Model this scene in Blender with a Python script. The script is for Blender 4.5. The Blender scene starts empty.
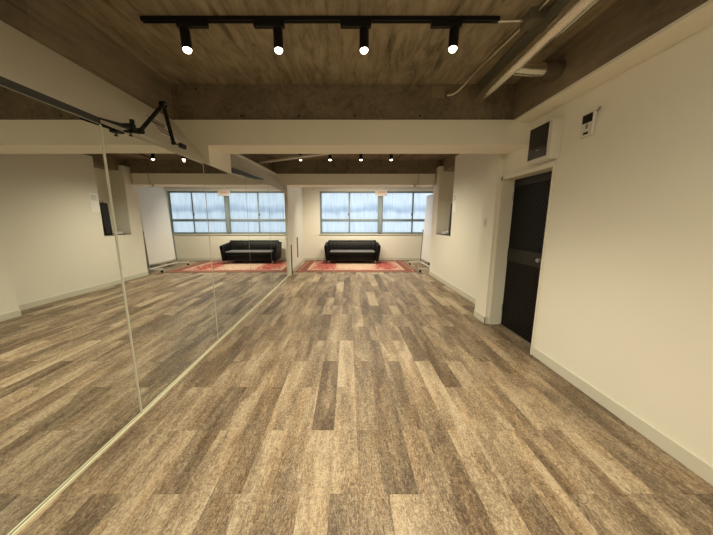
import bpy, bmesh, math, random
from mathutils import Vector, Matrix
random.seed(7)
C = bpy.context.scene.collection
PI = math.pi

# ------------------------------------------------------------------ helpers
def box(bm, x0, x1, y0, y1, z0, z1, bev=0.0, seg=2):
    r = bmesh.ops.create_cube(bm, size=1.0)
    vs = r['verts']
    for v in vs:
        v.co = Vector(((x0+x1)/2 + v.co.x*(x1-x0), (y0+y1)/2 + v.co.y*(y1-y0), (z0+z1)/2 + v.co.z*(z1-z0)))
    if bev > 0:
        es = list({e for v in vs for e in v.link_edges})
        bmesh.ops.bevel(bm, geom=es, offset=bev, segments=seg, affect='EDGES', profile=0.5)

def tube(bm, pts, r, seg=16, caps=True):
    """round tube through points"""
    pts = [Vector(p) for p in pts]
    rings = []
    up = None
    for i, p in enumerate(pts):
        if i == 0: d = pts[1]-p
        elif i == len(pts)-1: d = p-pts[i-1]
        else: d = (pts[i+1]-p).normalized() + (p-pts[i-1]).normalized()
        d.normalize()
        if up is None:
            up = Vector((0, 0, 1)) if abs(d.z) < .9 else Vector((1, 0, 0))
        a = d.cross(up).normalized(); b = a.cross(d).normalized(); up = b
        rr = r[i] if isinstance(r, (list, tuple)) else r
        rings.append([bm.verts.new(p + a*math.cos(t)*rr + b*math.sin(t)*rr) for t in [2*PI*k/seg for k in range(seg)]])
    for q in range(len(rings)-1):
        for k in range(seg):
            bm.faces.new((rings[q][k], rings[q][(k+1) % seg], rings[q+1][(k+1) % seg], rings[q+1][k]))
    if caps:
        bm.faces.new(rings[0][::-1]); bm.faces.new(rings[-1])

def prism_y(bm, prof0, y0, y1, prof1=None):
    """extrude an (x,z) profile along y; prof1 may differ at the far end"""
    prof1 = prof1 or prof0
    a = [bm.verts.new((x, y0, z)) for x, z in prof0]
    b = [bm.verts.new((x, y1, z)) for x, z in prof1]
    n = len(a)
    bm.faces.new(a); bm.faces.new(b[::-1])
    for i in range(n):
        bm.faces.new((a[i], b[i], b[(i+1) % n], a[(i+1) % n]))

def prism_x(bm, prof, x0, x1):
    a = [bm.verts.new((x0, y, z)) for y, z in prof]
    b = [bm.verts.new((x1, y, z)) for y, z in prof]
    n = len(a)
    bm.faces.new(a); bm.faces.new(b[::-1])
    for i in range(n):
        bm.faces.new((a[i], b[i], b[(i+1) % n], a[(i+1) % n]))

def prism_z(bm, pts, z0, z1):
    a = [bm.verts.new((x, y, z0)) for x, y in pts]
    b = [bm.verts.new((x, y, z1)) for x, y in pts]
    n = len(a)
    bm.faces.new(a); bm.faces.new(b[::-1])
    for i in range(n):
        bm.faces.new((a[i], b[i], b[(i+1) % n], a[(i+1) % n]))

def obj(name, bm, mat, parent=None, smooth=False):
    bmesh.ops.recalc_face_normals(bm, faces=bm.faces[:])
    me = bpy.data.meshes.new(name)
    bm.to_mesh(me); bm.free()
    if mat: me.materials.append(mat)
    if smooth:
        for p in me.polygons: p.use_smooth = True
        me.set_sharp_from_angle(angle=math.radians(40))
    o = bpy.data.objects.new(name, me); C.objects.link(o)
    if parent: o.parent = parent
    return o

def B(): return bmesh.new()

def boxes(name, lst, mat, parent=None, bev=0.0):
    bm = B()
    for b in lst: box(bm, *b, bev=bev)
    return obj(name, bm, mat, parent)

def tag(o, label, cat, group=None):
    o['label'] = label; o['category'] = cat
    if group: o['group'] = group
    return o

def thing(name, label, cat, loc=(0, 0, 0), rz=0, group=None):
    o = bpy.data.objects.new(name, None); C.objects.link(o)
    o.location = loc; o.rotation_euler = (0, 0, rz)
    return tag(o, label, cat, group)

def struct(name, bm, mat, parent=None, smooth=False):
    o = obj(name, bm, mat, parent, smooth)
    if not parent: o['kind'] = 'structure'
    return o

# ------------------------------------------------------------------ materials
def newmat(name):
    m = bpy.data.materials.new(name); m.use_nodes = True
    nt = m.node_tree; bs = nt.nodes['Principled BSDF']
    return m, nt, bs

def N(nt, t, **kw):
    n = nt.nodes.new(t)
    for k, v in kw.items():
        if hasattr(n, k): setattr(n, k, v)
        else: n.inputs[k].default_value = v
    return n

def plain(name, col, rough=.5, metal=0.0, bump=0.0, bscale=200, var=0.0, spec=.5):
    m, nt, bs = newmat(name)
    bs.inputs['Base Color'].default_value = (*col, 1)
    bs.inputs['Roughness'].default_value = rough
    bs.inputs['Metallic'].default_value = metal
    bs.inputs['Specular IOR Level'].default_value = spec
    tc = N(nt, 'ShaderNodeTexCoord')
    nz = N(nt, 'ShaderNodeTexNoise'); nz.inputs['Scale'].default_value = bscale; nz.inputs['Detail'].default_value = 4
    nt.links.new(tc.outputs['Object'], nz.inputs['Vector'])
    if var > 0:
        n2 = N(nt, 'ShaderNodeTexNoise'); n2.inputs['Scale'].default_value = 3; n2.inputs['Detail'].default_value = 5
        nt.links.new(tc.outputs['Object'], n2.inputs['Vector'])
        mx = N(nt, 'ShaderNodeMix', data_type='RGBA')
        mx.inputs[6].default_value = tuple(c*(1-var) for c in col) + (1,)
        mx.inputs[7].default_value = tuple(min(1, c*(1+var)) for c in col) + (1,)
        nt.links.new(n2.outputs['Fac'], mx.inputs[0]); nt.links.new(mx.outputs[2], bs.inputs['Base Color'])
    if bump > 0:
        b = N(nt, 'ShaderNodeBump'); b.inputs['Strength'].default_value = bump; b.inputs['Distance'].default_value = .002
        nt.links.new(nz.outputs['Fac'], b.inputs['Height']); nt.links.new(b.outputs['Normal'], bs.inputs['Normal'])
    return m

def emis(name, col, strength):
    m, nt, bs = newmat(name)
    bs.inputs['Base Color'].default_value = (*col, 1)
    bs.inputs['Emission Color'].default_value = (*col, 1)
    bs.inputs['Emission Strength'].default_value = strength
    return m

def concrete_mat(name, base, dark, grain_axis='Y', grain=1.0):
    m, nt, bs = newmat(name)
    L = nt.links.new
    tc = N(nt, 'ShaderNodeTexCoord')
    # big blotches
    n1 = N(nt, 'ShaderNodeTexNoise'); n1.inputs['Scale'].default_value = 1.6; n1.inputs['Detail'].default_value = 6; n1.inputs['Roughness'].default_value = .62
    L(tc.outputs['Object'], n1.inputs['Vector'])
    # wood grain left by the formwork
    mp = N(nt, 'ShaderNodeMapping')
    mp.inputs['Scale'].default_value = (5, 1.0, 5) if grain_axis == 'Y' else (.9, 9, 9)
    L(tc.outputs['Object'], mp.inputs['Vector'])
    n2 = N(nt, 'ShaderNodeTexNoise'); n2.inputs['Scale'].default_value = 1.4; n2.inputs['Detail'].default_value = 7; n2.inputs['Roughness'].default_value = .65; n2.inputs['Distortion'].default_value = 2.2
    L(mp.outputs['Vector'], n2.inputs['Vector'])
    # formwork sheets, each a slightly different shade
    br = N(nt, 'ShaderNodeTexBrick'); br.offset = 0.0
    br.inputs['Color1'].default_value = (.2, .2, .2, 1); br.inputs['Color2'].default_value = (.85, .85, .85, 1)
    br.inputs['Mortar'].default_value = (.15, .15, .15, 1)
    br.inputs['Scale'].default_value = 1; br.inputs['Mortar Size'].default_value = .004
    br.inputs['Brick Width'].default_value = .9; br.inputs['Row Height'].default_value = 1.8
    mb = N(nt, 'ShaderNodeMapping'); mb.inputs['Location'].default_value = (.935, .0, 0)
    L(tc.outputs['Object'], mb.inputs['Vector']); L(mb.outputs['Vector'], br.inputs['Vector'])
    r1 = N(nt, 'ShaderNodeMapRange'); r1.inputs[1].default_value = .3; r1.inputs[2].default_value = .7
    L(n1.outputs['Fac'], r1.inputs[0])
    r2 = N(nt, 'ShaderNodeMapRange'); r2.inputs[1].default_value = .34; r2.inputs[2].default_value = .60
    L(n2.outputs['Fac'], r2.inputs[0])
    ms = N(nt, 'ShaderNodeMapping'); ms.inputs['Rotation'].default_value = (0, 0, math.radians(17)); ms.inputs['Scale'].default_value = (7, 1.1, 7)
    L(tc.outputs['Object'], ms.inputs['Vector'])
    n5 = N(nt, 'ShaderNodeTexNoise'); n5.inputs['Scale'].default_value = 1.3; n5.inputs['Detail'].default_value = 8; n5.inputs['Roughness'].default_value = .7; n5.inputs['Distortion'].default_value = 1.0
    L(ms.outputs['Vector'], n5.inputs['Vector'])
    r5 = N(nt, 'ShaderNodeMapRange'); r5.inputs[1].default_value = .50; r5.inputs[2].default_value = .66; r5.inputs[3].default_value = 0; r5.inputs[4].default_value = .42*grain
    L(n5.outputs['Fac'], r5.inputs[0])
    a = N(nt, 'ShaderNodeMath', operation='MULTIPLY'); a.inputs[1].default_value = .50; L(r1.outputs[0], a.inputs[0])
    b = N(nt, 'ShaderNodeMath', operation='MULTIPLY_ADD'); b.inputs[1].default_value = .48*grain; L(r2.outputs[0], b.inputs[0]); L(a.outputs[0], b.inputs[2])
    c = N(nt, 'ShaderNodeMath', operation='MULTIPLY_ADD'); c.inputs[1].default_value = .34; L(br.outputs['Color'], c.inputs[0]); L(b.outputs[0], c.inputs[2])
    mx = N(nt, 'ShaderNodeMix', data_type='RGBA')
    mx.inputs[6].default_value = (*dark, 1); mx.inputs[7].default_value = (*base, 1)
    c2 = N(nt, 'ShaderNodeMath', operation='SUBTRACT'); L(c.outputs[0], c2.inputs[0]); L(r5.outputs[0], c2.inputs[1]); c2.use_clamp = True
    L(c2.outputs[0], mx.inputs[0]); L(mx.outputs[2], bs.inputs['Base Color'])
    bs.inputs['Roughness'].default_value = .75
    bp = N(nt, 'ShaderNodeBump'); bp.inputs['Strength'].default_value = .5; bp.inputs['Distance'].default_value = .004
    n3 = N(nt, 'ShaderNodeTexNoise'); n3.inputs['Scale'].default_value = 28; n3.inputs['Detail'].default_value = 6
    L(tc.outputs['Object'], n3.inputs['Vector'])
    L(n3.outputs['Fac'], bp.inputs['Height']); L(bp.outputs['Normal'], bs.inputs['Normal'])
    return m

M_wall = plain('wall_paint', (.86, .835, .74), .75, bump=.25, bscale=160, var=.02, spec=.25)
M_clad = plain('beam_paint', (.88, .85, .75), .75, bump=.15, bscale=120, var=.03, spec=.25)
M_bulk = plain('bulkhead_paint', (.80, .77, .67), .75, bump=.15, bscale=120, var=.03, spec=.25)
M_base = plain('baseboard_vinyl', (.68, .66, .56), .5, var=.02)
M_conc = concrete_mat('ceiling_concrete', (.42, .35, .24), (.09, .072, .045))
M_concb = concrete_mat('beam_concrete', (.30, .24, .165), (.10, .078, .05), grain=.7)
M_black = plain('black_metal', (.006, .006, .006), .45, spec=.3)
M_mirror = plain('mirror_silver', (.80, .82, .80), 0.0, 1.0)
M_cream = plain('cream_trim', (.95, .92, .68), .35)
M_alu = plain('aluminium', (.36, .38, .38), .4, .6)
M_duct = plain('duct_foil', (.92, .88, .80), .24, 1.0, bump=.8, bscale=30, var=.12)
M_cond = plain('steel_conduit', (.75, .70, .60), .35, .8)
M_boxm = plain('grey_green_box', (.16, .15, .11), .6, var=.1)
M_white = plain('white_plastic', (.74, .72, .66), .45)
M_dark = plain('dark_panel', (.012, .011, .009), .3, spec=.3)
M_lens = emis('lamp_glass', (1.0, .86, .62), 16)
M_grey = plain('plain_grey', (.18, .18, .17), .6)  # one flat grey for buttons, print, wire, post and wall strip
M_rust = plain('rusty_steel', (.13, .07, .035), .8, .2, var=.3)

# floor ---------------------------------------------------------------
def floor_mat():
    m, nt, bs = newmat('printed_oak_planks'); L = nt.links.new
    at = N(nt, 'ShaderNodeAttribute', attribute_name='tone')
    ad = N(nt, 'ShaderNodeAttribute', attribute_name='seed')
    tc = N(nt, 'ShaderNodeTexCoord')
    off = N(nt, 'ShaderNodeVectorMath', operation='MULTIPLY_ADD')
    L(ad.outputs['Color'], off.inputs[0]); off.inputs[1].default_value = (37, 53, 11); L(tc.outputs['Object'], off.inputs[2])
    def noise(scale, sc, det=5, rough=.6, dist=0.0):
        mp = N(nt, 'ShaderNodeMapping'); mp.inputs['Scale'].default_value = sc; L(off.outputs[0], mp.inputs['Vector'])
        n = N(nt, 'ShaderNodeTexNoise'); n.inputs['Scale'].default_value = scale; n.inputs['Detail'].default_value = det
        n.inputs['Roughness'].default_value = rough; n.inputs['Distortion'].default_value = dist
        L(mp.outputs['Vector'], n.inputs['Vector']); return n
    broad = noise(1, (9, 1.6, 1), 3, .5, .4)
    grain = noise(1, (80, 22, 1), 5, .7, 1.6)
    fine = noise(1, (330, 60, 1), 3, .6, .8)
    cross = noise(1, (60, 90, 1), 4, .6, 1.5)
    def mr(n, a, b, lo, hi):
        r = N(nt, 'ShaderNodeMapRange'); r.inputs[1].default_value = a; r.inputs[2].default_value = b
        r.inputs[3].default_value = lo; r.inputs[4].default_value = hi; L(n.outputs['Fac'], r.inputs[0]); return r
    s = None
    for r in (mr(broad, .35, .65, -.2, .2), mr(grain, .36, .64, -.26, .26), mr(fine, .34, .66, -.16, .16), mr(cross, .36, .64, -.18, .18)):
        a = N(nt, 'ShaderNodeMath', operation='ADD')
        L(r.outputs[0], a.inputs[0])
        if s is None: L(at.outputs['Fac'], a.inputs[1])
        else: L(s.outputs[0], a.inputs[1])
        s = a
    cr = N(nt, 'ShaderNodeValToRGB'); e = cr.color_ramp.elements
    e[0].position = 0.0; e[0].color = (.095, .064, .040, 1)
    e[1].position = 1.0; e[1].color = (.74, .61, .43, 1)
    for p, c in ((.28, (.20, .145, .092, 1)), (.55, (.37, .275, .175, 1)), (.8, (.57, .45, .30, 1))):
        q = e.new(p); q.color = c
    L(s.outputs[0], cr.inputs[0])
    # warm patches inside the print
    hue = noise(1, (9, 2.6, 1), 2, .5)
    hr = mr(hue, .48, .64, 0, .42)
    mx = N(nt, 'ShaderNodeMix', data_type='RGBA', blend_type='MULTIPLY')
    L(hr.outputs[0], mx.inputs[0]); L(cr.outputs[0], mx.inputs[6]); mx.inputs[7].default_value = (1.0, .84, .68, 1)
    hs = N(nt, 'ShaderNodeHueSaturation'); hs.inputs['Value'].default_value = .78; hs.inputs['Saturation'].default_value = .98
    L(mx.outputs[2], hs.inputs['Color']); L(hs.outputs[0], bs.inputs['Base Color'])
    bs.inputs['Roughness'].default_value = .48
    bs.inputs['Specular IOR Level'].default_value = .35
    bp = N(nt, 'ShaderNodeBump'); bp.inputs['Strength'].default_value = .25; bp.inputs['Distance'].default_value = .001
    L(grain.outputs['Fac'], bp.inputs['Height']); L(bp.outputs['Normal'], bs.inputs['Normal'])
    return m
M_floor = floor_mat()

PW, PL, PX0, PY0 = .1545, .92, -.713, 1.183
TONE = {}   # (column, row) -> tone, read off the floor as laid
for k_, lst in (
    ((0, -1), {-4: .40, -2: .62, 0: .55, 2: .50, 4: .42, 6: .78, 8: .22, 10: .40, 12: .55, 14: .66}),
    ((1, -1), {-5: .42, -3: .66, -1: .78, 1: .62, 3: .82, 5: .52, 7: .52, 9: .74, 11: .70, 13: .42, 15: .36}),
    ((0, 0), {-4: .68, -2: .28, 0: .30, 2: .62, 4: .64, 6: .24, 8: .46, 10: .70, 12: .46, 14: .70, 16: .34}),
    ((1, 0), {-5: .50, -3: .62, -1: .55, 1: .68, 3: .27, 5: .50, 7: .46, 9: .70, 11: .62, 13: .60, 15: .42, 17: .38}),
    ((0, 1), {-4: .30, -2: .66, 0: .50, 2: .55, 4: .72, 6: .38, 8: .70, 10: .28, 12: .58, 14: .38, 16: .26}),
    ((1, 1), {-5: .40, -3: .50, -1: .62, 1: .42, 3: .60, 5: .50, 7: .68, 9: .32, 11: .50, 13: .38, 15: .50}),
    ((0, 2), {-4: .50, -2: .50, 0: .64, 2: .18, 4: .60, 6: .38, 8: .62, 10: .42, 12: .55, 14: .38, 16: .38}),
    ((1, 2), {-5: .45, -3: .58, -1: .62, 1: .38, 3: .60, 5: .76, 7: .38, 9: .66, 11: .42, 13: .50})):
    for i_, v_ in lst.items(): TONE[(i_, k_[1])] = .52+(v_-.52)*.85

def build_floor():
    bm = B()
    # slab under the planks
    box(bm, -2.2, 3.5, -3.2, 10.1, -.12, -.004)
    lt = bm.faces.layers.int.new('pid')
    tones = [(.5, 0.0)]
    rnd = random.Random(11)
    i0 = int((-1.7-PX0)//PW); i1 = int((3.3-PX0)//PW)+1
    for i in range(i0, i1+1):
        xa = PX0+i*PW; xb = xa+PW
        yb0 = PY0 + (0 if i % 2 == 0 else .436)
        k0 = int((-3.2-yb0)//PL); k1 = int((10.1-yb0)//PL)
        for k in range(k0, k1+1):
            ya = yb0+k*PL; yb = ya+PL
            t = rnd.choice([.30, .42, .5, .58, .66, .72, .5, .6]) + rnd.uniform(-.05, .05)
            t = TONE.get((i, k), t)
            sd = rnd.random()
            xs = [xa, xb]
            g = .0006
            y0c, y1c = max(ya, -3.2), min(yb, 10.1)
            vs = [bm.verts.new(p) for p in ((xs[0]+g*.5, y0c+g, 0), (xs[1]-g*.5, y0c+g, 0), (xs[1]-g*.5, y1c-g, 0), (xs[0]+g*.5, y1c-g, 0))]
            f = bm.faces.new(vs); f[lt] = len(tones); tones.append((t, sd))
            # dark joint sides down to the slab
            vl = [bm.verts.new(v.co-Vector((0, 0, .004))) for v in vs]
            for q in range(4):
                f2 = bm.faces.new((vs[q], vl[q], vl[(q+1) % 4], vs[(q+1) % 4])); f2[lt] = len(tones)-1
    pids = [f[lt] for f in bm.faces]
    me = bpy.data.meshes.new('floor'); bm.to_mesh(me); bm.free()
    me.materials.append(M_floor)
    ta = me.attributes.new('tone', 'FLOAT', 'FACE'); sa = me.attributes.new('seed', 'FLOAT', 'FACE')
    for q, pid in enumerate(pids):
        ta.data[q].value = tones[pid][0]; sa.data[q].value = tones[pid][1]
    o = bpy.data.objects.new('floor', me); C.objects.link(o); o['kind'] = 'structure'
build_floor()

# ------------------------------------------------------------------ room shell
ZC = 2.84          # slab underside, first bay
ZC2 = 2.90
YB0, YB1 = 3.10, 3.47       # near cross beam
YF0, YF1 = 6.95, 7.42       # far cross beam
YW = 9.85                   # window wall
XR = 1.97
XM = -1.52                  # mirror plane
boxm = boxes
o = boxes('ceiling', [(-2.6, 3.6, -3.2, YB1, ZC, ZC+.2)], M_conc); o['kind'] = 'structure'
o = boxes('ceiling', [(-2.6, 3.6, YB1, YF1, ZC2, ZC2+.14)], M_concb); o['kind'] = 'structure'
bm = B(); box(bm, -2.2, 3.5, YF1, YW+.1, 2.75, 2.88); struct('ceiling.001', bm, M_clad)
# concrete beams
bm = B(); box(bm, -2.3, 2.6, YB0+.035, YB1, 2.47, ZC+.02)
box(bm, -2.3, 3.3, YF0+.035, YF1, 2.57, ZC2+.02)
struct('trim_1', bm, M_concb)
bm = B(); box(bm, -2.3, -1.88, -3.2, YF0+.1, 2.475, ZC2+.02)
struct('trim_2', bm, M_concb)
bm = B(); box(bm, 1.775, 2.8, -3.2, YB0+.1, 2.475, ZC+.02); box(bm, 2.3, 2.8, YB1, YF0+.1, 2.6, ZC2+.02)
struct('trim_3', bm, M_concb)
# painted cladding of the near cross beam, with the block over the mirror
bm = B(); prism_y(bm, [(-1.94, 2.478), (-1.94, 2.02), (-1.519, 2.02), (-1.519, 2.22), (2.02, 2.22), (2.02, 2.478)], YB0, YB1)
prism_y(bm, [(-1.94, 2.33), (-1.94, 2.02), (-1.519, 2.02), (-1.519, 2.25)], YB1, 3.66)
struct('trim_4', bm, M_clad)
# far cross beam cladding
bm = B(); box(bm, -1.9, 2.16, YF0, YF1, 2.31, 2.575)
box(bm, 2.16, 3.3, YF0+.3, YF1, 2.31, 2.575)
struct('trim_5', bm, M_clad)
# folded bulkhead over the mirrors
bm = B(); prism_y(bm, [(-1.94, 2.476), (-1.88, 2.476), (-1.517, 2.025), (-1.94, 2.025)], -3.2, 1.80)
prism_y(bm, [(-1.94, 2.476), (-1.88, 2.476), (-1.517, 1.999), (-1.94, 1.999)], 1.80, YB0-.001,
        [(-1.94, 2.476), (-1.88, 2.476), (-1.517, 2.020), (-1.94, 2.020)])
bm2 = B(); prism_y(bm2, [(-1.536, 1.985), (-1.508, 1.985), (-1.508, 2.021), (-1.536, 2.021)], -3.2, 1.768, [(-1.536, 1.997), (-1.512, 1.997), (-1.512, 2.026), (-1.536, 2.026)])
struct('trim_17', bm2, plain('mirror_top_channel', (.10, .10, .10), .35, .5))
struct('trim_6', bm, M_bulk)
bm = B(); prism_y(bm, [(-1.95, 2.48), (-1.86, 2.48), (-1.60, 2.12), (-1.95, 2.12)], YB1, YF0,
                  [(-1.95, 2.60), (-1.84, 2.60), (-1.54, 2.12), (-1.95, 2.12)])
struct('trim_7', bm, M_clad)
bm = B(); prism_y(bm, [(-1.90, 2.46), (-1.85, 2.50), (-1.80, 2.46), (-1.83, 2.43)], YB1, YF0,
                  [(-1.88, 2.58), (-1.83, 2.62), (-1.78, 2.58), (-1.81, 2.55)])
struct('trim_8', bm, M_base)
# lining strip under the concrete on the right
bm = B(); box(bm, 1.775, 2.02, -3.2, YB0, 2.455, 2.476); struct('trim_9', bm, M_clad)
bm = B(); prism_y(bm, [(-1.536, 2.032), (-1.510, 2.032), (-1.510, 2.10), (-1.536, 2.10)], 3.662, 5.0,
                  [(-1.536, 2.135), (-1.510, 2.135), (-1.510, 2.15), (-1.536, 2.15)])
struct('trim_18', bm, plain('shaded_gap_strip', (.045, .045, .042), .5))  # dark strip standing for the shaded gap above the mirrors
bm = B(); box(bm, 2.19, 2.619, 5.801, 6.749, 1.101, 1.113, .002); struct('trim_19', bm, plain('dark_sill', (.03, .032, .03), .4))
# left wall: behind the mirrors, then the white stretch beyond them
SY = [1.77, 2.98, 4.19, 5.40, 6.61, 6.95]; SX = [0, .0133, .0224, .0315, .0405, .043]
bm = B(); prism_z(bm, [(-1.95, -3.2), (-1.534, -3.2)] + [(-1.534-b, a) for a, b in zip(SY, SX) if a < YB1] + [(-1.550, YB1), (-1.95, YB1)], 0, 2.04)
prism_z(bm, [(-1.95, YB1), (-1.550, YB1)] + [(-1.534-b, a) for a, b in zip(SY, SX) if a > YB1] + [(-1.95, 6.95)], 0, 2.13)
box(bm, -1.95, -1.521, 6.95, 7.12, 0, 2.31)
box(bm, -1.95, -1.60, 7.12, YW, 0, 2.76)
struct('wall_left', bm, M_wall)
# right wall: long panel, over-door panel, pier, recessed wall with niche, far side
DY0, DY1, DZ = 2.68, 3.57, 1.957
bm = B(); box(bm, XR, 2.3, -3.2, DY0, 0, 2.47); box(bm, XR, 2.3, DY0, DY1, DZ, 2.47)
box(bm, 1.91, 2.3, DY1, 3.88, 0, ZC2)
struct('wall_right', bm, M_wall)
for bb in ((2.20, 2.62, 3.88, 5.80, 0, 2.72), (2.20, 2.62, 5.80, 6.75, 0, 1.10), (2.20, 2.62, 6.75, 7.14, 0, 2.72),
           (2.62, 2.72, 5.3, 7.14, 0, 2.72), (2.72, 3.3, 7.04, 7.14, 0, 2.76), (3.2, 3.3, 7.14, YW, 0, 2.76)):
    bm = B(); box(bm, *bb); struct('wall_right', bm, M_wall)
# far wall around the window
WX0, WX1, WZ0, WZ1 = -1.01, 3.15, .965, 2.47
bm = B(); box(bm, -1.95, WX0, YW, YW+.12, 0, 2.76); box(bm, WX1, 3.3, YW, YW+.12, 0, 2.76)
box(bm, WX0, WX1, YW, YW+.12, 0, WZ0); box(bm, WX0, WX1, YW, YW+.12, WZ1, 2.76)
struct('wall_far', bm, M_wall)
bm = B(); box(bm, -1.95, 2.3, -3.3, -3.2, 0, 2.86); struct('wall_near', bm, M_wall)
# baseboards
bm = B()
box(bm, XR-.012, XR, -3.2, DY0-.03, 0, .098, .003)
box(bm, 1.898, 1.91, DY1-.012, 3.88, 0, .098, .003); box(bm, 1.898, XR, DY1-.012, DY1, 0, .098, .003)
box(bm, 2.188, 2.2, 3.88, 7.14, 0, .098, .003); box(bm, 1.91, 2.2, 3.88, 3.892, 0, .098, .003)
box(bm, 2.2, 3.2, 7.14, 7.152, 0, .098, .003); box(bm, 3.188, 3.2, 7.152, YW, 0, .098, .003)
struct('baseboard_right', bm, M_base)
bm = B(); box(bm, -1.60, -1.588, 7.165, YW-.012, 0, .09, .003); struct('baseboard_left', bm, M_base)
bm = B(); box(bm, -1.60, 3.188, YW-.012, YW, 0, .09, .003); struct('baseboard_far', bm, M_base)
# cream channel the mirrors stand in
bm = B(); prism_z(bm, [(-1.513, -1.86), (-1.504, -1.86)] + [(-1.504-b, a) for a, b in zip(SY, SX)] + [(-1.513-b, a) for a, b in list(zip(SY, SX))[::-1]], 0.0, .016); struct('trim_10', bm, M_cream)
# dark end boards
M_wood = plain('dark_stained_board', (.05, .032, .02), .5, var=.2)
bm = B(); box(bm, -1.536, -1.50, 7.122, 7.162, 0, .80); struct('trim_11', bm, M_wood)
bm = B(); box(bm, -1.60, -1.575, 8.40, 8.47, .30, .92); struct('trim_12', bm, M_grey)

# concrete details on the cross beam: form tie holes, wiring cover
bm = B()
for x, z in ((-1.15, 2.53), (-.53, 2.53), (.07, 2.53), (.78, 2.53)):
    tube(bm, [(x, YB0+.0335, z), (x, YB0+.036, z)], .011, 12)
for x, z in ((-1.62, 2.79), ):
    tube(bm, [(x, YB0+.0335, z), (x, YB0+.036, z)], .011, 12)
struct('trim_13', bm, M_dark)

# ------------------------------------------------------------------ mirrors
ys = [.56, 1.77, 2.98, 4.19, 5.40, 6.61, 6.95]
mlab = ['tall frameless wall mirror panel nearest the camera at the left edge',
        'tall wall mirror panel reflecting the niche and right wall, second from the camera',
        'tall wall mirror panel starting below the cross beam, third from the camera',
        'tall narrow-looking wall mirror panel, fourth from the camera, reflecting the sofa seat',
        'tall wall mirror panel reflecting the right arm of the sofa, fifth from the camera',
        'last narrow wall mirror panel beside the white far wall']
rng = random.Random(3)
for i in range(6):
    y0, y1 = ys[i], ys[i+1]
    zt = 1.984 if i < 1 else (1.996 if i < 2 else (2.016 if i == 2 else 2.115))
    t = thing('mirror_panel', mlab[i], 'mirror', (XM-.005-(0 if i == 0 else (SX[i-1]+SX[i])/2), (y0+y1)/2, .002), (.0, .011, .0075, .0075, .0075, .0075)[i], 'mirror panels along the left wall')
    h = (y1-y0)/2
    bm = B()
    top2 = None
    if i == 2:
        # this panel passes under the beam block: one sheet, level top
        zt = 2.016
        box(bm, -.0065, .0075, -h+.002, h-.002, 0, zt)
    else:
        box(bm, -.0065, .0075, -h+.002, h-.002, 0, zt)
    obj('glass', bm, M_mirror, t)
    # joint strip on the far edge
    if i < 5:
        p = (.007, .0035, .002, .002, .002)[i]
        w = (.006, .003, .002, .002, .002)[i]
        boxes('joint_strip', [(.0075, .0075+p, h-w, h-.0005, .016, zt)], M_base if i < 2 else M_alu, t)

# ------------------------------------------------------------------ window
M_frame = plain('window_frame_grey', (.24, .285, .30), .45, .1)
def glass_mat():
    m, nt, bs = newmat('frosted_wire_glass'); L = nt.links.new
    tc = N(nt, 'ShaderNodeTexCoord')
    mp = N(nt, 'ShaderNodeMapping'); mp.inputs['Scale'].default_value = (26, 1, 1.4); L(tc.outputs['Object'], mp.inputs['Vector'])
    n = N(nt, 'ShaderNodeTexNoise'); n.inputs['Scale'].default_value = 1; n.inputs['Detail'].default_value = 3; L(mp.outputs['Vector'], n.inputs['Vector'])
    cr = N(nt, 'ShaderNodeValToRGB'); e = cr.color_ramp.elements
    e[0].position = .35; e[0].color = (.68, .73, .76, 1); e[1].position = .6; e[1].color = (.80, .84, .86, 1)
    L(n.outputs['Fac'], cr.inputs[0])
    tr = N(nt, 'ShaderNodeBsdfTranslucent'); sz = N(nt, 'ShaderNodeSeparateXYZ'); L(tc.outputs['Object'], sz.inputs[0])
    n7 = N(nt, 'ShaderNodeTexNoise'); n7.inputs['Scale'].default_value = 2.2; n7.inputs['Detail'].default_value = 3; L(tc.outputs['Object'], n7.inputs['Vector'])
    bz = N(nt, 'ShaderNodeMath', operation='MULTIPLY_ADD'); bz.inputs[1].default_value = .35; L(n7.outputs['Fac'], bz.inputs[0]); L(sz.outputs['Z'], bz.inputs[2])
    bd = N(nt, 'ShaderNodeValToRGB'); q = bd.color_ramp.elements; q[0].position = .0; q[0].color = (1, 1, 1, 1); q[1].position = 1; q[1].color = (1, 1, 1, 1)
    dv = N(nt, 'ShaderNodeMath', operation='DIVIDE'); dv.inputs[1].default_value = 3.0; L(bz.outputs[0], dv.inputs[0]); L(dv.outputs[0], bd.inputs[0])
    for pp, cc in ((.62, (1, 1, 1, 1)), (.66, (.80, .83, .86, 1)), (.69, (.84, .87, .90, 1)), (.74, (1, 1, 1, 1))):
        qq = q.new(pp); qq.color = cc
    mg = N(nt, 'ShaderNodeMix', data_type='RGBA', blend_type='MULTIPLY'); mg.inputs[0].default_value = 1
    L(cr.outputs[0], mg.inputs[6]); L(bd.outputs[0], mg.inputs[7]); L(mg.outputs[2], tr.inputs['Color'])
    gl = N(nt, 'ShaderNodeBsdfGlossy'); gl.inputs['Roughness'].default_value = .15
    ms = N(nt, 'ShaderNodeMixShader'); ms.inputs[0].default_value = .0
    L(tr.outputs[0], ms.inputs[1]); L(gl.outputs[0], ms.inputs[2])
    L(ms.outputs[0], nt.nodes['Material Output'].inputs['Surface'])
    return m
M_glass = glass_mat()
w = thing('window_1', '', ''); del w['label']; del w['category']; w['kind'] = 'structure'
yf0, yf1 = YW+.015, YW+.075
XC = 1.165
fr = [(WX0, WX1, yf0, yf1, WZ1-.035, WZ1), (WX0, WX1, yf0-.03, yf1, WZ0, WZ0+.04),
      (WX0, WX0+.04, yf0, yf1, WZ0, WZ1), (WX1-.04, WX1, yf0, yf1, WZ0, WZ1)]
boxes('window_frame', fr, M_frame, w)
boxes('mullion', [(XC-.06, XC+.06, yf0-.03, yf1, WZ0, WZ1)], M_frame, w)
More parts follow.
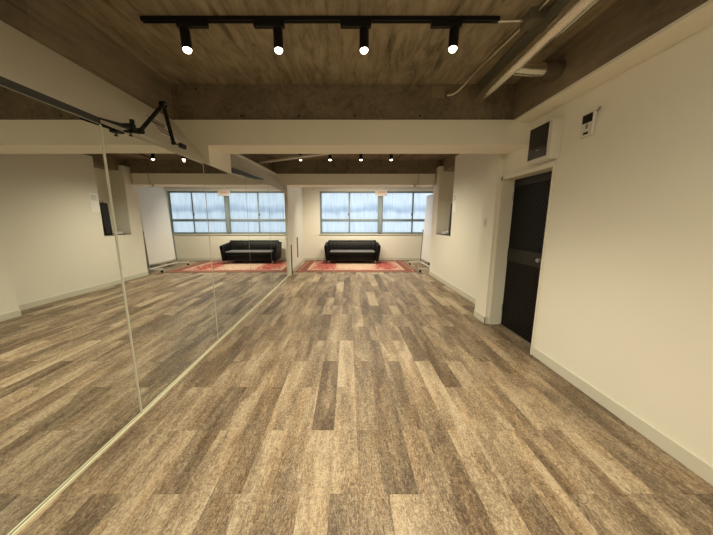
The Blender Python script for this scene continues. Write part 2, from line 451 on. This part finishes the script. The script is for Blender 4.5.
boxes('transom', [(WX0, WX1, yf0-.01, yf1-.01, 1.435, 1.475)], M_frame, w)
panes = []
for (a, b) in ((WX0+.04, XC-.06), (XC+.06, WX1-.04)):
    mid = .05 if a < 0 else 2.33
    for (z0, z1) in ((WZ0+.04, 1.435), (1.475, WZ1-.035)):
        for k, (p, q) in enumerate(((a, mid), (mid, b))):
            sash = boxes('sash', [(p, q, yf0+.012+.02*k, yf0+.028+.02*k, z0, z0+.022), (p, q, yf0+.012+.02*k, yf0+.028+.02*k, z1-.022, z1),
                                  (p, p+.028, yf0+.012+.02*k, yf0+.028+.02*k, z0, z1), (q-.028, q, yf0+.012+.02*k, yf0+.028+.02*k, z0, z1)], M_frame, w)
            bm = B(); y = yf0+.02+.02*k
            box(bm, p+.02, q-.02, y-.002, y+.002, z0+.015, z1-.015)
            obj('pane', bm, M_glass, sash)
    boxes('latch', [(mid-.05, mid-.03, yf0-.004, yf0+.012, 1.62, 1.70)], M_dark, w)
bm = B(); box(bm, WX0-.04, WX1+.03, YW-.035, YW+.02, WZ0-.035, WZ0, .004); struct('trim_14', bm, M_base)
bm = B(); box(bm, WX0-.25, WX1+.04, YW-.09, YW, WZ1+.045, WZ1+.10, .004); struct('trim_15', bm, M_white)

# sign hung over the mullion
M_red = plain('red_print', (.75, .16, .10), .5)
sg = thing('hanging_sign', 'small white sign with red lettering hung over the middle window mullion', 'sign', (1.165, YW-.14, 2.29))
boxes('plate', [(-.21, .21, -.012, .012, 0, .24)], M_white, sg, bev=.004)
def text_mesh(s, size, mat, parent, loc, rot, name='lettering'):
    cu = bpy.data.curves.new(name, 'FONT'); cu.body = s; cu.size = size; cu.extrude = .0008
    cu.align_x = 'CENTER'; cu.align_y = 'CENTER'
    to = bpy.data.objects.new(name, cu); C.objects.link(to)
    dg = bpy.context.evaluated_depsgraph_get(); dg.update()
    me = bpy.data.meshes.new_from_object(to.evaluated_get(dg))
    bpy.data.objects.remove(to); bpy.data.curves.remove(cu)
    me.materials.clear(); me.materials.append(mat)
    o = bpy.data.objects.new(name, me); C.objects.link(o)
    o.parent = parent; o.location = loc; o.rotation_euler = rot
    return o
text_mesh('避難器具', .07, M_red, sg, (0, -.0135, .12), (PI/2, 0, 0))
for bx in (-.15, .14): boxes('bracket', [(bx, bx+.01, -.004, .004, .24, .46)], M_alu, sg)

# ------------------------------------------------------------------ door
d = thing('door_1', '', ''); del d['label']; del d['category']; d['kind'] = 'structure'
d.location = (0, 0, 0)
cas = [(XR-.012, 2.14, DY1-.035, DY1-.001, 0, DZ+.0), (XR-.0, 2.14, DY0+.005, DY0+.03, 0, DZ-.036), (XR-.012, 2.14, DY0, DY1-.001, DZ-.035, DZ-.001),
       (XR-.016, XR-.0005, DY0-.010, DY0+.004, 0, DZ-.005), (XR-.016, XR-.0005, DY0-.010, DY1-.0015, DZ-.004, DZ+.016)]
M_casing = plain('casing_paint', (.80, .77, .67), .4)
boxes('door_frame', cas, M_casing, d)
def door_mat():
    m, nt, bs = newmat('black_embossed_door'); L = nt.links.new
    tc = N(nt, 'ShaderNodeTexCoord')
    # raised lozenges in alternating directions
    mp = N(nt, 'ShaderNodeMapping'); mp.inputs['Rotation'].default_value = (PI/4, 0, 0); mp.inputs['Scale'].default_value = (1, 24, 24)
    L(tc.outputs['Object'], mp.inputs['Vector'])
    sx = N(nt, 'ShaderNodeSeparateXYZ'); L(mp.outputs['Vector'], sx.inputs[0])
    outs = []
    for ax in ('Y', 'Z'):
        fr_ = N(nt, 'ShaderNodeMath', operation='FRACT'); L(sx.outputs[ax], fr_.inputs[0])
        a = N(nt, 'ShaderNodeMath', operation='SUBTRACT'); L(fr_.outputs[0], a.inputs[0]); a.inputs[1].default_value = .5
        b = N(nt, 'ShaderNodeMath', operation='ABSOLUTE'); L(a.outputs[0], b.inputs[0]); outs.append(b)
    mxx = N(nt, 'ShaderNodeMath', operation='MAXIMUM'); L(outs[0].outputs[0], mxx.inputs[0]); L(outs[1].outputs[0], mxx.inputs[1])
    rr = N(nt, 'ShaderNodeMapRange'); rr.inputs[1].default_value = .30; rr.inputs[2].default_value = .42; L(mxx.outputs[0], rr.inputs[0])
    cr = N(nt, 'ShaderNodeMix', data_type='RGBA'); cr.inputs[6].default_value = (.0015, .0015, .0015, 1); cr.inputs[7].default_value = (.008, .007, .0055, 1)
    L(rr.outputs[0], cr.inputs[0]); L(cr.outputs[2], bs.inputs['Base Color'])
    bs.inputs['Roughness'].default_value = .4; bs.inputs['Specular IOR Level'].default_value = .12
    bp = N(nt, 'ShaderNodeBump'); bp.inputs['Distance'].default_value = .003; bp.inputs['Strength'].default_value = .8
    L(rr.outputs[0], bp.inputs['Height']); L(bp.outputs['Normal'], bs.inputs['Normal'])
    return m
leaf = boxes('door_leaf', [(2.115, 2.155, DY0+.031, DY1-.036, .012, DZ-.036)], door_mat(), d)
boxes('mid_rail', [(2.108, 2.115, DY0+.035, DY1-.04, .90, 1.06)], plain('dark_bronze', (.016, .015, .012), .4, spec=.25), leaf)
boxes('top_rail', [(2.108, 2.115, DY0+.035, DY1-.04, DZ-.12, DZ-.04)], M_dark, leaf)
bm = B(); tube(bm, [(2.115, DY0+.215, .985), (2.09, DY0+.215, .985)], .017, 16); tube(bm, [(2.09, DY0+.215, .985), (2.065, DY0+.215, .985)], [.012, .026], 16)
tube(bm, [(2.065, DY0+.215, .985), (2.052, DY0+.215, .985)], [.026, .018], 16)
obj('door_knob', bm, M_alu, leaf, True)
for z in (.25, 1.72):
    bm = B(); tube(bm, [(2.105, DY1-.045, z-.05), (2.105, DY1-.045, z+.05)], .008, 10); obj('hinge', bm, M_alu, leaf, True)
bm = B(); box(bm, 2.085, 2.20, DY0+.03, DY1-.035, .0, .011, .003); struct('trim_16', bm, plain('threshold_bronze', (.22, .18, .13), .45, .3))
bm = B(); box(bm, 2.2, 2.3, DY0, DY1, 0, DZ); struct('wall_behind', bm, M_dark)

# ------------------------------------------------------------------ wall fittings on the right
eb = thing('electrical_box', 'cream wall box with a dark glossy window above the black door', 'electrical box', (XR, 2.80, 1.985))
boxes('casing', [(-.10, 0, -.165, .155, 0, .345)], M_white, eb, bev=.006)
boxes('dark_window', [(-.104, -.0995, -.12, .14, .035, .335)], M_dark, eb, bev=.0015)
boxes('lower_panel', [(-.1065, -.104, -.115, .135, .04, .135)], plain('smoked_plastic', (.035, .03, .025), .2), eb)
boxes('badge', [(-.108, -.1065, -.01, .02, .108, .113)], M_base, eb)

rc = thing('remote_control', 'small white air conditioner remote with dark screen on the right wall', 'remote control', (XR, 2.34, 2.09))
boxes('holder', [(-.012, 0, -.062, .062, -.005, .12)], M_white, rc, bev=.003)
boxes('body', [(-.034, -.012, -.055, .055, .0, .175)], M_white, rc, bev=.005)
boxes('screen', [(-.036, -.0339, -.046, .046, .10, .165)], M_dark, rc)
boxes('button', [(-.037, -.0339, -.01, .006, .055, .09)], M_grey, rc)
boxes('button', [(-.037, -.0339, -.022, .022, .012, .03)], M_dark, rc)
bm = B(); tube(bm, [(-.01, -.055, .17), (-.02, -.085, .185), (-.03, -.09, .18)], .005, 8); obj('strap', bm, M_grey, rc, True)

sw = thing('light_switch', 'white light switch on the pier left of the black door', 'light switch', (1.91, 3.79, 1.33))
boxes('plate', [(-.008, 0, -.035, .035, 0, .12)], M_white, sw, bev=.003)
boxes('rocker', [(-.012, -.008, -.016, .016, .03, .09)], M_base, sw, bev=.001)

M_sheet = plain('white_paper', (.97, .96, .93), .5)
ps = thing('paper_notice', 'white paper notice taped on the right wall beside the niche', 'notice', (2.2, 5.69, 1.60))
boxes('sheet', [(-.003, 0, -.095, .095, 0, .38)], M_sheet, ps)
for k in range(5): boxes('printed_line', [(-.0042, -.003, -.07, .07-.02*(k % 2), .33-.022*k, .336-.022*k)], M_grey, ps)

# ------------------------------------------------------------------ notice on the bulkhead
slope = math.atan2(.363, .462)
pn = thing('notice_label', 'cream printed notice on the bulkhead behind the black scissor arm', 'notice', (-1.615, 2.62, 2.152))
pn.rotation_euler = (0, -slope, 0)
M_paper = plain('cream_paper', (.97, .94, .85), .6)
boxes('sheet', [(-.004, .002, -.15, .12, .0, .22)], M_paper, pn)
for k in range(6): boxes('printed_line', [(.002, .003, -.13, .10-.03*(k % 3), .183-.032*k, .196-.032*k+(.01 if k == 2 else 0))], M_rust, pn)

# ------------------------------------------------------------------ scissor arm on the bulkhead
sa = thing('scissor_arm', 'black folding scissor arm clamped to the bulkhead above the mirror', 'microphone arm', (-1.45, 2.005, 2.0))
def P(y, z, x=0): return (x, y-2.005, z-2.0)
bm = B(); box(bm, -.055, .010, -.08, -.045, -.005, .008, .003); box(bm, -.010, .010, -.08, -.045, -.005, .05, .003); box(bm, -.066, .010, -.08, -.045, .037, .05, .003)
tube(bm, [(-.02, -.063, -.022), (-.02, -.063, -.003)], .005, 10); tube(bm, [(-.02, -.063, -.028), (-.02, -.063, -.022)], .012, 12); tube(bm, [(-.01, -.30, .0), (-.01, -.16, .012), (-.01, -.06, .02)], [.006, .012, .014], 12)
obj('clamp', bm, M_black, sa)
bm = B(); tube(bm, [(.0, -.065, .05), (.0, -.065, .075)], .014, 14); tube(bm, [(.0, -.065, .02), (.0, 0, .024)], .008, 10); tube(bm, [(-.02, 0, .024), (.02, 0, .024)], .02, 16)
obj('swivel', bm, M_black, sa, True)
for off in (-.009, .009):
    bm = B(); tube(bm, [P(2.005, 2.024, off), P(2.289, 2.307, off)], .0085, 8); obj('lower_arm', bm, M_black, sa, True)
bm = B(); tube(bm, [P(2.289, 2.307, -.018), P(2.289, 2.307, .018)], .024, 16); obj('elbow', bm, M_black, sa, True)
bm = B(); tube(bm, [P(2.289, 2.307, -.021), P(2.289, 2.307, .021)], .006, 12); obj('elbow_screw', bm, M_alu, sa, True)
for off in (-.008, .008):
    bm = B(); tube(bm, [P(2.289, 2.307, off), P(2.375, 2.044, off)], .0075, 8); obj('upper_arm', bm, M_black, sa, True)
bm = B(); tube(bm, [P(2.375, 2.044, -.014), P(2.375, 2.044, .014)], .013, 14); tube(bm, [P(2.375, 2.044), P(2.47, 2.052)], .007, 10)
box(bm, -.014, .014, .455, .53, .035, .072, .004)
obj('mount_head', bm, M_black, sa)

# ------------------------------------------------------------------ track lights
LC = (1.0, .895, .67)
def rail(x0, x1, y, z, label):
    t = thing('lighting_track', label, 'lighting track', (x0, y, z-.04))
    L_ = x1-x0
    bm = B(); prism_x(bm, [(-.0175, .012), (-.006, .012), (-.006, .022), (.006, .022), (.006, .012), (.0175, .012), (.0175, .0395), (-.0175, .0395)], 0, L_)
    obj('rail', bm, M_black, t)
    boxes('end_cap', [(-.02, 0, -.019, .019, .011, .0395)], M_black, t, bev=.003)
    boxes('feed_cap', [(L_, L_+.05, -.019, .019, .011, .0395)], M_black, t, bev=.003)
    return t
def spot(x, y, z, side, label, group, tilt=(0, 0), power=60, blend=1.0, cone=120, aim=None):
    """z = underside of the track"""
    t = thing('track_spotlight', label, 'spotlight', (x, y, z), 0, group)
    a, b = (-.05, .17) if side > 0 else (-.17, .05)
    boxes('adapter', [(a, b, -.017, .017, -.036, -.0005)], M_black, t, bev=.003)
    bm = B(); tube(bm, [(0, 0, -.036), (0, 0, -.052)], .012, 14); obj('stem', bm, M_black, t, True)
    R = Matrix.Rotation(tilt[0], 4, 'X') @ Matrix.Rotation(tilt[1], 4, 'Y')
    bm = B()
    prof = [(.0, -.048), (.026, -.048), (.034, -.056), (.034, -.198), (.030, -.198), (.030, -.186), (0, -.186)]
    seg = 28; rings = []
    for r, zz in prof:
        if r == 0: rings.append([bm.verts.new((0, 0, zz))])
        else: rings.append([bm.verts.new((r*math.cos(2*PI*k/seg), r*math.sin(2*PI*k/seg), zz)) for k in range(seg)])
    for q in range(len(rings)-1):
        A, D = rings[q], rings[q+1]
        for k in range(seg):
            k2 = (k+1) % seg
            if len(A) == 1: bm.faces.new((A[0], D[k], D[k2]))
            elif len(D) == 1: bm.faces.new((A[k], A[k2], D[0]))
            else: bm.faces.new((A[k], A[k2], D[k2], D[k]))
    piv = Matrix.Translation((0, 0, -.045))
    bmesh.ops.transform(bm, matrix=piv @ R @ piv.inverted(), verts=bm.verts[:])
    h = obj('lamp_head', bm, M_black, t, True)
    bm = B()
    prof = [(0, -.216), (.014, -.213), (.024, -.205), (.029, -.192), (.029, -.187)]
    rings = []
    for r, zz in prof:
        rings.append([bm.verts.new((0, 0, zz))] if r == 0 else [bm.verts.new((r*math.cos(2*PI*k/seg), r*math.sin(2*PI*k/seg), zz)) for k in range(seg)])
    for q in range(len(rings)-1):
        A, D = rings[q], rings[q+1]
        for k in range(seg):
            k2 = (k+1) % seg
            if len(A) == 1: bm.faces.new((A[0], D[k], D[k2]))
            else: bm.faces.new((A[k], A[k2], D[k2], D[k]))
    bmesh.ops.transform(bm, matrix=piv @ R @ piv.inverted(), verts=bm.verts[:])
    obj('bulb', bm, M_lens, t, True)
    ld = bpy.data.lights.new('spot_beam', 'SPOT'); ld.energy = power; ld.color = LC
    ld.spot_size = math.radians(cone); ld.spot_blend = blend; ld.shadow_soft_size = .03
    lo = bpy.data.objects.new('spot_beam', ld); C.objects.link(lo); lo.parent = t
    p = (piv @ R @ piv.inverted()) @ Vector((0, 0, -.235))
    lo.location = p; lo.rotation_euler = R.to_euler() if aim is None else (math.radians(aim[0]), math.radians(aim[1]), 0)
    return t
ZT = ZC-.028
P1, P2, P3 = 86, 86, 70
rail(-1.456, 1.03, 2.19, ZC, 'black lighting track across the concrete ceiling, near bay')
lab = ['black track spotlight hanging leftmost on the near track', 'black track spotlight second from the left on the near track',
       'black track spotlight third from the left on the near track', 'black track spotlight rightmost on the near track by the pipes']
for x, s, tl, l in zip((-1.175, -.505, .116, .765), (1, -1, -1, -1), ((-.16, -.13), (-.15, -.04), (-.15, 0), (-.22, .10)), lab):
    spot(x, 2.19, ZT, s, l, 'spotlights on the near track', tl, P1*(.62 if x < 0 else 1.0), cone=100 if x < 0 else 125, aim=(0, -26 if x < 0 else (2 if x < .5 else 16)))
rail(-1.25, 1.30, 5.9, ZC2, 'black lighting track on the ceiling of the middle bay')
lab = ['black spotlight leftmost beyond the beam by the white pipe', 'black spotlight second from left beyond the beam',
       'black spotlight third from left beyond the beam', 'black spotlight rightmost beyond the beam']
for x, l in zip((-.99, -.375, .27, .90), lab):
    spot(x, 5.9, ZC2-.028, 1, l, 'spotlights beyond the cross beam', (-.05, 0), P2, cone=110 if x < -.9 else 150, aim=(-6, -28 if x < -.9 else (-8 if x < 0 else 0)))
# unseen rows added to light the room: behind the camera, in the window bay
rail(-1.456, 1.03, -.75, ZC, 'black lighting track added on the ceiling behind the camera')
for k, x in enumerate((-1.16, -.50, .112, .735)):
    spot(x, -.75, ZT, -1, ['leftmost', 'second', 'third', 'rightmost'][k]+' black spotlight on the added track behind the camera', 'added spotlights behind the camera', (.05, 0), P3, cone=168, aim=(10, -14))
rail(-1.25, 1.30, 8.3, 2.75, 'black lighting track added unseen in the window bay')
for k, x in enumerate((-.5, .27, .90)):
    spot(x, 8.3, 2.722, 1, ['leftmost', 'middle', 'rightmost'][k]+' black spotlight added in the window bay ceiling', 'added spotlights in the window bay', (.1, 0), 104, cone=150, aim=(25, -8))

# ------------------------------------------------------------------ pipes
t = thing('ventilation_duct', 'large silver spiral duct running along the ceiling at right', 'duct', (1.38, 3.1, 2.67))
bm = B(); tube(bm, [(0, 0.03, 0), (0, -1.15, 0)], .05, 28); obj('duct_tube', bm, M_duct, t, True)
bm = B(); tube(bm, [(0, -1.07, 0), (0, -1.12, 0)], .056, 28); tube(bm, [(.0, -1.12, 0), (0, -4.5, 0)], .060, 28); obj('foil_section', bm, M_duct, t, True)
bm = B(); tube(bm, [(0, -.62, -.01), (.14, -.60, -.01), (.30, -.60, -.01)], .05, 24); obj('branch', bm, M_duct, t, True)
bm = B(); tube(bm, [(.27, -.60, -.01), (.40, -.60, -.01)], .066, 24); obj('wall_sleeve', bm, plain('mortar_sleeve', (.12, .095, .065), .9, var=.3), t, True)
t = thing('metal_conduit', 'thin steel conduit bending from a junction box down to the beam', 'conduit', (1.30, 2.14, 2.82))
pts = [(.03, -4.0, 0), (0, 0, 0), (-.075, .70, 0), (-.085, .78, -.01), (-.11, .87, -.04), (-.155, .925, -.08), (-.20, .95, -.10), (-.255, .955, -.105)]
bm = B(); tube(bm, pts, .0095, 10); obj('conduit_run', bm, M_cond, t, True)
bm = B(); tube(bm, [(-.225, .05, -.005), (-.03, .04, -.005)], .0095, 10); obj('track_feed', bm, M_cond, t, True)
boxes('junction_box', [(-.055, .055, -.05, .07, -.055, .0195)], M_boxm, t, bev=.006)
bm = B(); tube(bm, [(-.042, .39, 0), (-.046, .43, 0)], .013, 12); obj('coupling', bm, M_cond, t, True)
bm = B(); box(bm, 1.365, 1.46, -3.2, YB0+.034, ZC-.018, ZC-.001); o = obj('ceiling_strip', bm, M_boxm)  # flat dark strip along the ceiling between conduit and duct
tag(o, 'flat dark olive strip on the ceiling above the silver duct', 'cable tray')
o = boxes('wiring_cover', [(.89, 1.03, YB0+.022, YB0+.0352, 2.70, 2.815)], plain('cover_grey', (.26, .21, .14), .8, var=.1), bev=.002)
tag(o, 'flat square concrete-coloured wiring cover on the beam at the conduit end', 'cover plate')
bm = B(); tube(bm, [(-1.83, 5.86, 2.62), (-.415, 5.13, 2.62), (.3, 4.76, 2.62)], .028, 14); o = obj('ceiling_pipe', bm, M_white, None, True)
tag(o, 'white pipe running diagonally under the dark ceiling beyond the beam', 'pipe')
bm = B(); tube(bm, [(1.05, 6.1, 2.72), (1.22, 5.65, 2.84), (1.4, 5.6, 2.85), (2.3, 5.6, 2.85)], .024, 12); o = obj('rusty_pipe', bm, M_rust, None, True)
tag(o, 'rusty brown pipe under the ceiling beyond the beam at right', 'pipe')
t = thing('hanging_wire', 'thin dark wire with small hook hanging from the far beam', 'wire', (1.76, 6.93, 2.30))
bm = B(); tube(bm, [(.03, 0, .60), (.0, 0, .3), (-.03, 0, .01)], .005, 8); obj('wire', bm, M_grey, t, True)
bm = B(); tube(bm, [(-.03+.05*math.cos(a), 0, -.02+.03*math.sin(a)) for a in [k*PI/6 for k in range(0, 13)]], .006, 8); box(bm, -.13, -.07, -.006, .006, -.05, .02, .003)
obj('hook', bm, M_white, t, True)

# ------------------------------------------------------------------ niche contents
bm = B()
bmesh.ops.create_uvsphere(bm, u_segments=40, v_segments=20, radius=1)
rr = random.Random(5)
from mathutils import noise as mnoise
for v in bm.verts:
    n = mnoise.noise(v.co*2.3)*.35+mnoise.noise(v.co*6)*.18
    v.co = Vector((v.co.x*.10, v.co.y*.26, max(v.co.z, -.35)*.055))*(1+n)
zmin = min(v.co.z for v in bm.verts)
for v in bm.verts: v.co.z -= zmin
o = obj('plastic_bag', bm, plain('crumpled_white_plastic', (.62, .62, .60), .3), None, True)
o.location = (2.36, 6.42, 1.113)
tag(o, 'crumpled pale plastic bag lying on the niche sill', 'bag')
t = thing('tall_case', 'tall narrow black bag standing at the near end of the niche', 'bag', (2.34, 6.00, 1.113))
bm = B(); box(bm, -.09, .09, -.09, .09, 0, .70, .03, 4)
for v in bm.verts:
    v.co.x *= 1-.2*(v.co.z/.70)**2; v.co.y += .01*math.sin(v.co.z*14)
obj('bag_body', bm, plain('black_nylon', (.012, .012, .012), .7, bump=.4), t, True)
bm = B(); tube(bm, [(-.04, 0, .68), (-.03, 0, .735), (.03, 0, .735), (.04, 0, .68)], .007, 8); obj('carry_handle', bm, M_black, t, True)

# ------------------------------------------------------------------ mobile board
t = thing('mobile_whiteboard', 'tall white board on a castered stand by the window at right', 'whiteboard', (2.40, 8.10, 0))
M_board = plain('white_board', (.80, .80, .78), .3)
def lean(z): return (z-.2)*.045
bm = B(); prism_y(bm, [(lean(.22)-.013, .22), (lean(2.2)-.013, 2.2), (lean(2.2)+.013, 2.2), (lean(.22)+.013, .22)], -.60, .60); obj('board', bm, M_board, t)
for y in (-.64, .66):
    bm = B(); tube(bm, [(-.01, y, .10), (lean(1.15)-.01, y, 1.15)], .022, 12); po = obj('post', bm, M_grey if y < 0 else M_alu, t, True)
    bm = B(); tube(bm, [(lean(1.15)-.03, y, 1.12), (lean(1.15)+.03, y, 1.12)], .02, 12); obj('pivot_knob', bm, M_dark, po, True)
    bm = B(); box(bm, -.38, .30, y-.025, y+.025, .075, .115, .004); obj('foot', bm, M_white, t)
    for x in (-.36, .28):
        bm = B(); tube(bm, [(x, y-.014, .032), (x, y+.014, .032)], .032, 18); tube(bm, [(x, y, .04), (x, y, .078)], .008, 8)
        obj('caster', bm, M_black, t, True)
boxes('cross_bar', [(-.02, .02, -.62, .64, .08, .11)], M_white, t, bev=.003)

# ------------------------------------------------------------------ sofa
M_leather = plain('black_leather', (.006, .006, .006), .45, bump=.2, bscale=60, spec=.15)
so = thing('sofa', 'black leather three-seat sofa under the frosted window', 'sofa', (.145, 9.28, .0115)); so.scale = (.965, 1, .95)
W = .975
def arm(sx):
    bm = B()
    prof = [(.80, .13), (.815, .11), (.90, .11), (.915, .13), (.975, .60), (.965, .635), (.93, .65), (.885, .64), (.865, .61)]
    a = []; 
    ysl = [(-.42, .96, .0), (-.405, 1, .01), (.34, 1, .01), (.36, .99, 0)]
    rings = []
    for y, s, _ in ysl:
        cx = .885; cz = .38
        rings.append([bm.verts.new((sx*(cx+(x-cx)*s), y, cz+(z-cz)*s + max(0, (y+.42))*.10*(z > .5))) for x, z in prof])
    n = len(prof)
    bm.faces.new(rings[0]); bm.faces.new(rings[-1][::-1])
    for q in range(3):
        for k in range(n):
            bm.faces.new((rings[q][k], rings[q+1][k], rings[q+1][(k+1) % n], rings[q][(k+1) % n]))
    return bm
for sx in (-1, 1):
    obj('armrest', arm(sx), M_leather, so, True)
# back with upright channels
bm = B()
nx = 96; prof = [(.16, .14), (.10, .42), (.20, .74), (.235, .775), (.29, .785), (.35, .76), (.37, .70), (.37, .14)]
rings = []
for i in range(nx+1):
    x = -W*.90+2*W*.90*i/nx
    ch = .005*abs(math.sin(PI*i/8))**.5
    rings.append([bm.verts.new((x, y-(ch if q < 4 else 0), z+(ch*.5 if 2 <= q <= 5 else 0))) for q, (y, z) in enumerate(prof)])
for i in range(nx):
    for k in range(len(prof)):
        k2 = (k+1) % len(prof)
        bm.faces.new((rings[i][k], rings[i+1][k], rings[i+1][k2], rings[i][k2]))
bm.faces.new(rings[0]); bm.faces.new(rings[-1][::-1])
obj('backrest', bm, M_leather, so, True)
bm = B(); box(bm, -.80, .80, -.39, .14, .12, .30, .012); obj('base', bm, M_leather, so, True)
bm = B(); box(bm, -.81, .81, -.425, .14, .302, .415, .03, 4)
for v in bm.verts:
    if v.co.z > .39: v.co.z += .015*(1-(v.co.x/.81)**2)
obj('seat_cushion', bm, M_leather, so, True)
bm = B(); box(bm, -.775, .775, -.425, .12, .405, .445, .014, 3); obj('seat_glare', bm, plain('seat_glare_grey', (.16, .16, .165), .5, spec=1.0), so, True)  # grey slab paints the glare seen along the black leather seat
for sx in (-1, 1):
    for y in (-.34, .28):
        bm = B(); tube(bm, [(sx*.80, y, .125), (sx*.81, y, .006), (sx*.81, y, .001)], [.022, .016, .016], 14); obj('leg', bm, M_alu, so, True)

# ------------------------------------------------------------------ rug
def rug_mat(hx, hy):
    m, nt, bs = newmat('persian_rug'); L = nt.links.new
    tc = N(nt, 'ShaderNodeTexCoord'); sx = N(nt, 'ShaderNodeSeparateXYZ'); L(tc.outputs['Object'], sx.inputs[0])
    def mth(op, a, b=None, c=None):
        n = N(nt, 'ShaderNodeMath', operation=op)
        for i, v in enumerate((a, b, c)):
            if v is None: continue
            if isinstance(v, (int, float)): n.inputs[i].default_value = v
            else: L(v, n.inputs[i])
        return n.outputs[0]
    ax = mth('ABSOLUTE', sx.outputs['X']); ay = mth('ABSOLUTE', sx.outputs['Y'])
    dist = mth('MINIMUM', mth('SUBTRACT', hx, ax), mth('SUBTRACT', hy, ay))
    vor = N(nt, 'ShaderNodeTexVoronoi'); vor.inputs['Scale'].default_value = 13; L(tc.outputs['Object'], vor.inputs['Vector'])
    nz = N(nt, 'ShaderNodeTexNoise'); nz.inputs['Scale'].default_value = 7; nz.inputs['Detail'].default_value = 4; L(tc.outputs['Object'], nz.inputs['Vector'])
    # field: cream centre medallion, red side medallions
    ex = mth('POWER', mth('DIVIDE', sx.outputs['X'], .62), 2); ey = mth('POWER', mth('DIVIDE', sx.outputs['Y'], .85), 2)
    cen = mth('ADD', mth('ADD', ex, ey), mth('MULTIPLY', mth('SUBTRACT', nz.outputs['Fac'], .5), 3.0))
    sxx = mth('POWER', mth('DIVIDE', mth('SUBTRACT', ax, .92), .34), 2); syy = mth('POWER', mth('DIVIDE', sx.outputs['Y'], .80), 2)
    sid = mth('ADD', mth('ADD', sxx, syy), mth('MULTIPLY', mth('SUBTRACT', nz.outputs['Fac'], .5), 4.0))
    red = (.38, .085, .075, 1); pink = (.50, .22, .17, 1); cream = (.60, .44, .33, 1); brown = (.24, .11, .085, 1)
    def mix(f, a, b):
        n = N(nt, 'ShaderNodeMix', data_type='RGBA'); L(f, n.inputs[0])
        for i, v in ((6, a), (7, b)):
            if isinstance(v, tuple): n.inputs[i].default_value = v
            else: L(v, n.inputs[i])
        return n.outputs[2]
    fcen = mth('LESS_THAN', cen, 1.0); fsid = mth('LESS_THAN', sid, 1.0)
    spots = mth('LESS_THAN', vor.outputs['Distance'], .42)
    field = mix(spots, pink, cream)
    cenc = mix(mth('LESS_THAN', vor.outputs['Distance'], .30), cream, pink)
    sidc = mix(mth('LESS_THAN', vor.outputs['Distance'], .38), red, pink)
    field = mix(fsid, field, sidc); field = mix(fcen, field, cenc)
    bcol = mix(mth('LESS_THAN', vor.outputs['Distance'], .3), brown, red)
    col = mix(mth('LESS_THAN', dist, .34), field, cream)
    col = mix(mth('LESS_THAN', dist, .29), col, bcol)
    col = mix(mth('LESS_THAN', dist, .10), col, pink)
    col = mix(mth('LESS_THAN', dist, .06), col, brown)
    L(col, bs.inputs['Base Color'])
    bs.inputs['Roughness'].default_value = .95; bs.inputs['Specular IOR Level'].default_value = .1
    n3 = N(nt, 'ShaderNodeTexNoise'); n3.inputs['Scale'].default_value = 400; L(tc.outputs['Object'], n3.inputs['Vector'])
    bp = N(nt, 'ShaderNodeBump'); bp.inputs['Strength'].default_value = .4; bp.inputs['Distance'].default_value = .003
    L(n3.outputs['Fac'], bp.inputs['Height']); L(bp.outputs['Normal'], bs.inputs['Normal'])
    return m
hx, hy = 1.72, 1.16
bm = B(); box(bm, -hx, hx, -hy, hy, 0, .01, .003)
o = obj('rug', bm, rug_mat(hx, hy)); o.location = (.235, 8.60, .0005)
tag(o, 'red and cream patterned persian rug in front of the black sofa', 'rug')

# ------------------------------------------------------------------ world, camera, view
wd = bpy.data.worlds.new('World'); bpy.context.scene.world = wd; wd.use_nodes = True
bg = wd.node_tree.nodes['Background']; bg.inputs[0].default_value = (.84, .91, 1.0, 1); bg.inputs[1].default_value = 1.6

cam = bpy.data.cameras.new('camera'); co = bpy.data.objects.new('camera', cam); C.objects.link(co)
cam.sensor_width = 36; cam.lens = 268.5/713*36; cam.shift_x = 8.5/713
cam.clip_start = .02
co.location = (0, 0, 1.4); co.rotation_euler = (math.radians(90-9.65), 0, 0)
sc = bpy.context.scene; sc.camera = co
sc.view_settings.view_transform = 'Standard'; sc.view_settings.look = 'None'; sc.view_settings.gamma = 1
sc.view_settings.exposure = 0.0
